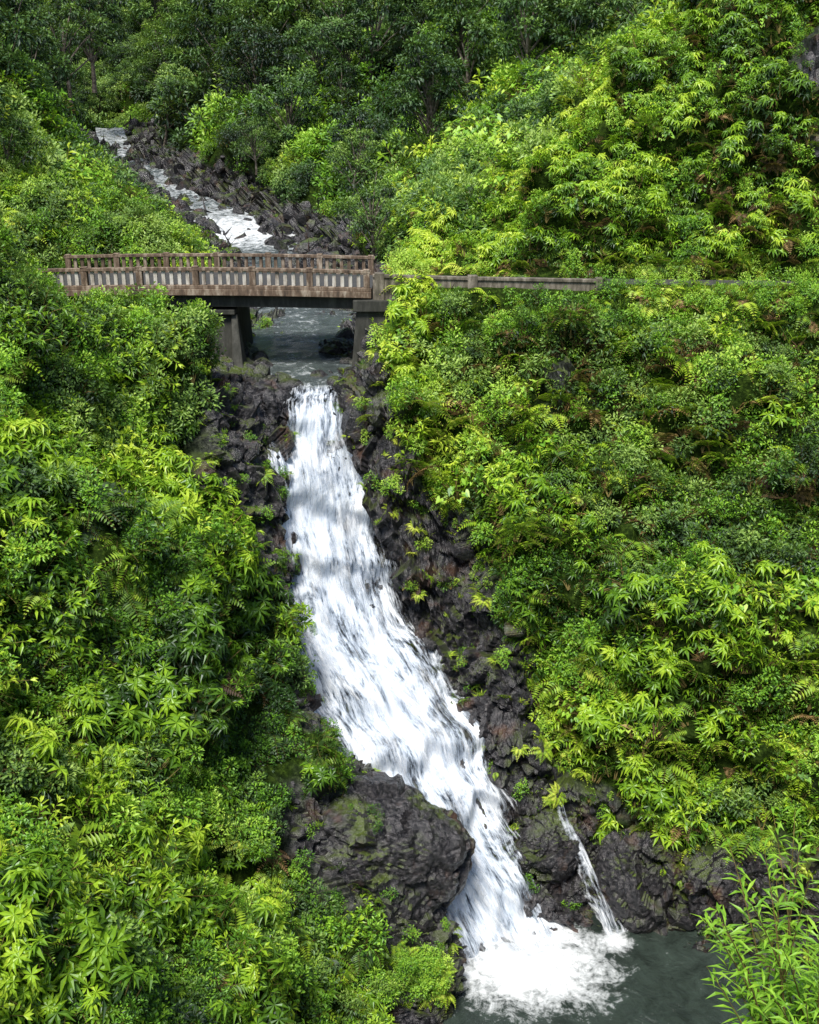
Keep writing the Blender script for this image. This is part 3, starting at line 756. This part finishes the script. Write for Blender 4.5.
def rect(o0,o1,z0,z1): return [(o0,z0),(o1,z0),(o1,z1),(o0,z1)]
def boxm(mb,c,sx,sy,z0,z1,tx=1,ty=1,m=0):
    vs=[]
    for z,kx,ky in ((z0,1,1),(z1,tx,ty)):
        for a,b in ((-1,-1),(1,-1),(1,1),(-1,1)): vs.append((c[0]+a*sx/2*kx,c[1]+b*sy/2*ky,z))
    mb.add(vs,[(3,2,1,0),(4,5,6,7),(0,1,5,4),(1,2,6,5),(2,3,7,6),(3,0,4,7)],m)
def fin(mb,name,mats,parent,bev=.012):
    me=mb.mesh(name,mats); o=bpy.data.objects.new(name,me); scene.collection.objects.link(o); o.parent=parent
    bm=bmesh.new(); bm.from_mesh(me); bmesh.ops.recalc_face_normals(bm,faces=bm.faces); bm.to_mesh(me); bm.free()
    if bev:
        b=o.modifiers.new('bevel','BEVEL'); b.width=bev; b.segments=2; b.limit_method='ANGLE'
    return o
xs=[X0+(X1-X0)*k/24 for k in range(25)]
mb=MB(); sweep(mb,rect(-.22,4.42,-.22,-.02),xs); fin(mb,'deck_slab',[M_brown],bridge)
mb=MB(); sweep(mb,rect(.12,4.08,-.016,.01),xs); fin(mb,'road_surface',[M_asph],bridge,0)
mb=MB()
for o in (.05,1.4,2.75,4.0): sweep(mb,rect(o,o+.32,-.62,-.223),xs)
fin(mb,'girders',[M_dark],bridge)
for nm,o in (('near_railing',-.1),('far_railing',4.1)):
    mb=MB()
    sweep(mb,rect(o-.07,o+.19,-.016,.10),xs,1)
    sweep(mb,rect(o-.06,o+.18,.56,.66),xs,1)
    npan=6
    for k in range(npan+1):
        x=X0+.15+(X1-X0-.3)*k/npan; c=bp(x,o+.06)
        boxm(mb,(c.x,c.y),.2,.22,c.z+.103,c.z+.557,1,1,1); 
        boxm(mb,(c.x,c.y),.22,.26,c.z+.663,c.z+.70,.9,.9,1)
        if k<npan:
            w=(X1-X0-.3)/npan; nb=7
            for j in range(1,nb):
                x2=x+w*j/nb; c2=bp(x2,o+.06)
                boxm(mb,(c2.x,c2.y),.12,.11,c2.z+.103,c2.z+.557,1,1,0)
    fin(mb,nm,[M_white if nm=='near_railing' else M_brown,M_brown],bridge)
def prism(mb,pts_b,pts_t,zb,zt,m=0):
    n=len(pts_b); vs=[(x,y,zb) for x,y in pts_b]+[(x,y,zt) for x,y in pts_t]
    fs=[tuple(range(n))[::-1],tuple(range(n,2*n))]+[(j,(j+1)%n,n+(j+1)%n,n+j) for j in range(n)]
    mb.add(vs,fs,m)
mb=MB()
q=-.38
prism(mb,[(-6.3+q,36.0),(-5.4+q,36.0),(-5.4+q,40.8),(-6.3+q,40.8)],[(-6.12+q,36.4),(-5.52+q,36.4),(-5.52+q,40.6),(-6.12+q,40.6)],-8.3,-5.75)
prism(mb,[(-6.7+q,35.4),(-6.31+q,35.4),(-6.31+q,36.6),(-6.7+q,36.6)],[(-6.42+q,36.3),(-6.14+q,36.3),(-6.14+q,36.6),(-6.42+q,36.6)],-8.3,-5.76)
prism(mb,[(-5.39+q,35.2),(-4.95+q,35.2),(-4.95+q,36.5),(-5.39+q,36.5)],[(-5.50+q,36.3),(-5.3+q,36.3),(-5.3+q,36.5),(-5.50+q,36.5)],-8.3,-5.76)
boxm(mb,(-5.83+q,38.4),.95,4.5,-5.745,-5.58)
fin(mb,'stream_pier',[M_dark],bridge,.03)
mb=MB()
prism(mb,[(-2.0,36.0),(-.6,36.0),(-.6,40.6),(-2.0,40.6)],[(-1.75,36.2),(-.6,36.2),(-.6,40.5),(-1.75,40.5)],-8.3,-5.65)
boxm(mb,(-1.2,38.3),1.3,4.5,-5.64,-5.26)
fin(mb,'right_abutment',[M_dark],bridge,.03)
mb=MB()
prism(mb,[(-13,36.1),(-8.8,36.1),(-8.8,40.6),(-13,40.6)],[(-13,36.3),(-9.1,36.3),(-9.1,40.5),(-13,40.5)],-8.3,-5.68)
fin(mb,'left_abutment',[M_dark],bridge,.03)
edge=[(-1.2,36.3),(.5,35.9),(2,35.6),(4,35.3),(6,35.0),(8,34.8),(11,34.5),(13.5,34.2),(17.5,33.5),(22,32.5)]
def band(name,pts,w0,w1,z0,z1,m,parent=None,bev=0):
    mb=MB();vs=[]
    for x,y in pts:
        for w,z in ((w0,z0),(w1,z0),(w1,z1),(w0,z1)): vs.append((x,y+w,z))
    n=len(pts);fs=[]
    for k in range(n-1):
        for j in range(4): fs.append((k*4+j,(k+1)*4+j,(k+1)*4+(j+1)%4,k*4+(j+1)%4))
    fs.append((0,1,2,3)); fs.append(tuple((n-1)*4+j for j in (3,2,1,0)))
    mb.add(vs,fs)
    return fin(mb,name,[m],parent,bev)
band('road',edge,.5,3.4,-5.2,-4.84,M_asph)
pw=bpy.data.objects.new('roadside_parapet_wall',None); scene.collection.objects.link(pw)
band('wall',edge[:5],0,.16,-5.3,-4.55,M_grey,pw,.015)
band('coping',edge[:5],-.05,.21,-4.548,-4.45,M_grey,pw,.015)
mb=MB()
for x,y in ((-1.0,36.25),(2,35.6),(6,35.0)):
    boxm(mb,(x+.02,y+.08),.32,.34,-5.3,-4.40)
fin(mb,'posts',[M_grey],pw,.02)
band('road',[(X0-6,37.2),(X0-3,36.9),(X0-.02,36.75)],.1,4.0,-5.2,-4.99,M_asph)

# ------------------------------------------------------------ individual trees
tm={}
for k in TR+TRB:
    for tone in (.26,.52):
        me=protos[k].data.copy(); me.name='tree_crown'; a=me.attributes.new('irnd','FLOAT','POINT'); a.data.foreach_set('value',[tone]*len(me.vertices)); tm[k,tone]=me
for j,(x,y,z,s,k) in enumerate([(-1.6,50,-5.6,.85,TRB[0]),(2.6,46,-4.2,.5,TRB[1]),(8.5,62,0,1.1,TR[0]),(14,66,4,1.3,TR[1]),(3,72,2.5,1.1,TR[2]),(-17.5,50,-1,1.1,TR[0]),
    (-15.5,44.5,-2.5,.75,TRB[0]),(-22,58,4,1.3,TR[1]),(-24,72,1.5,1.2,TR[2]),(-13,92,2.5,1.2,TR[1]),(-5,86,5,1.2,TR[0]),(5,80,7,1.2,TR[1]),(-10,75,-2.5,.7,TRB[1]),(-3,62,-3.5,.75,TRB[1]),(18,70,9,1.2,TR[0]),
    (-17.5,43,-1.0,1.05,TR[1]),(-20,47,2,1.2,TRB[1]),(-26,90,2.5,1.5,TRB[0]),(-14,108,5,1.8,TR[1]),(-1,98,9,1.6,TR[2]),(9,70,5,1.0,TRB[0]),(-30,112,4,1.7,TR[0]),(11.5,58,3.5,.9,TR[2]),(1,63,-2,.9,TR[0]),(-7,92,5,1.4,TRB[1])]):
    o=bpy.data.objects.new('tropical_tree',tm[k,(.26,.52)[(j*7)%3%2]]); scene.collection.objects.link(o)
    o.location=(x,y,z); o.scale=(s,s,s); o.rotation_euler=(0,0,rnd()*6.28)

# lance-leaved shrub on the near right bank
random.seed(5)
mb=MB()
for s in range(52):
    az=rnd()*6.28; hh=random.uniform(2.2,4.9); ln=random.uniform(.3,1.9)
    out=Vector((math.cos(az),math.sin(az),0)); b=Vector((rnd()-.5,rnd()-.5,0))*.9
    pts=[b+out*ln*t**1.4+Vector((0,0,hh*(t-.12*t*t))) for t in [k/10 for k in range(11)]]
    tube(mb,pts,[.022*(1-.8*k/10) for k in range(11)],5)
    for k in range(36):
        t=.3+.7*k/35; i=min(int(t*10),9); p=pts[i].lerp(pts[i+1],t*10-i)
        a=rnd()*6.28
        d=Vector((math.cos(a),math.sin(a),.55))
        leaf(mb,p,d,random.uniform(.22,.42),.05,random.uniform(.2,.7),.2,0,.3+.5*t*rnd()+.15)
me=mb.mesh('lance_leaf_shrub',[M_bright,M_stem],.4); o=bpy.data.objects.new('lance_leaf_shrub',me); scene.collection.objects.link(o)
o.location=(5.75,12.9,-14.1)

# ------------------------------------------------------------ light, sky, camera
w=bpy.data.worlds.new('World'); scene.world=w; w.use_nodes=True
nt=w.node_tree; bg=nt.nodes['Background']
sky=nt.nodes.new('ShaderNodeTexSky'); sky.sky_type='NISHITA'; sky.sun_disc=False
EL,AZ=60,200
sky.sun_elevation=R(EL); sky.sun_rotation=R(AZ)
nt.links.new(sky.outputs[0],bg.inputs[0]); bg.inputs[1].default_value=.15
sd=bpy.data.lights.new('sun','SUN'); sd.energy=5.0; sd.angle=R(18); sd.color=(1,.96,.88)
so=bpy.data.objects.new('sun',sd); scene.collection.objects.link(so)
dirv=Vector((math.sin(R(AZ))*math.cos(R(EL)),math.cos(R(AZ))*math.cos(R(EL)),math.sin(R(EL))))
so.rotation_euler=dirv.to_track_quat('Z','Y').to_euler()
cd=bpy.data.cameras.new('camera'); co=bpy.data.objects.new('camera',cd); scene.collection.objects.link(co)
cd.sensor_fit='VERTICAL'; cd.sensor_height=24; cd.lens=24*1098/1024; cd.clip_end=600
co.location=(0,0,0); co.rotation_euler=(R(90-19.2),0,0)
scene.camera=co
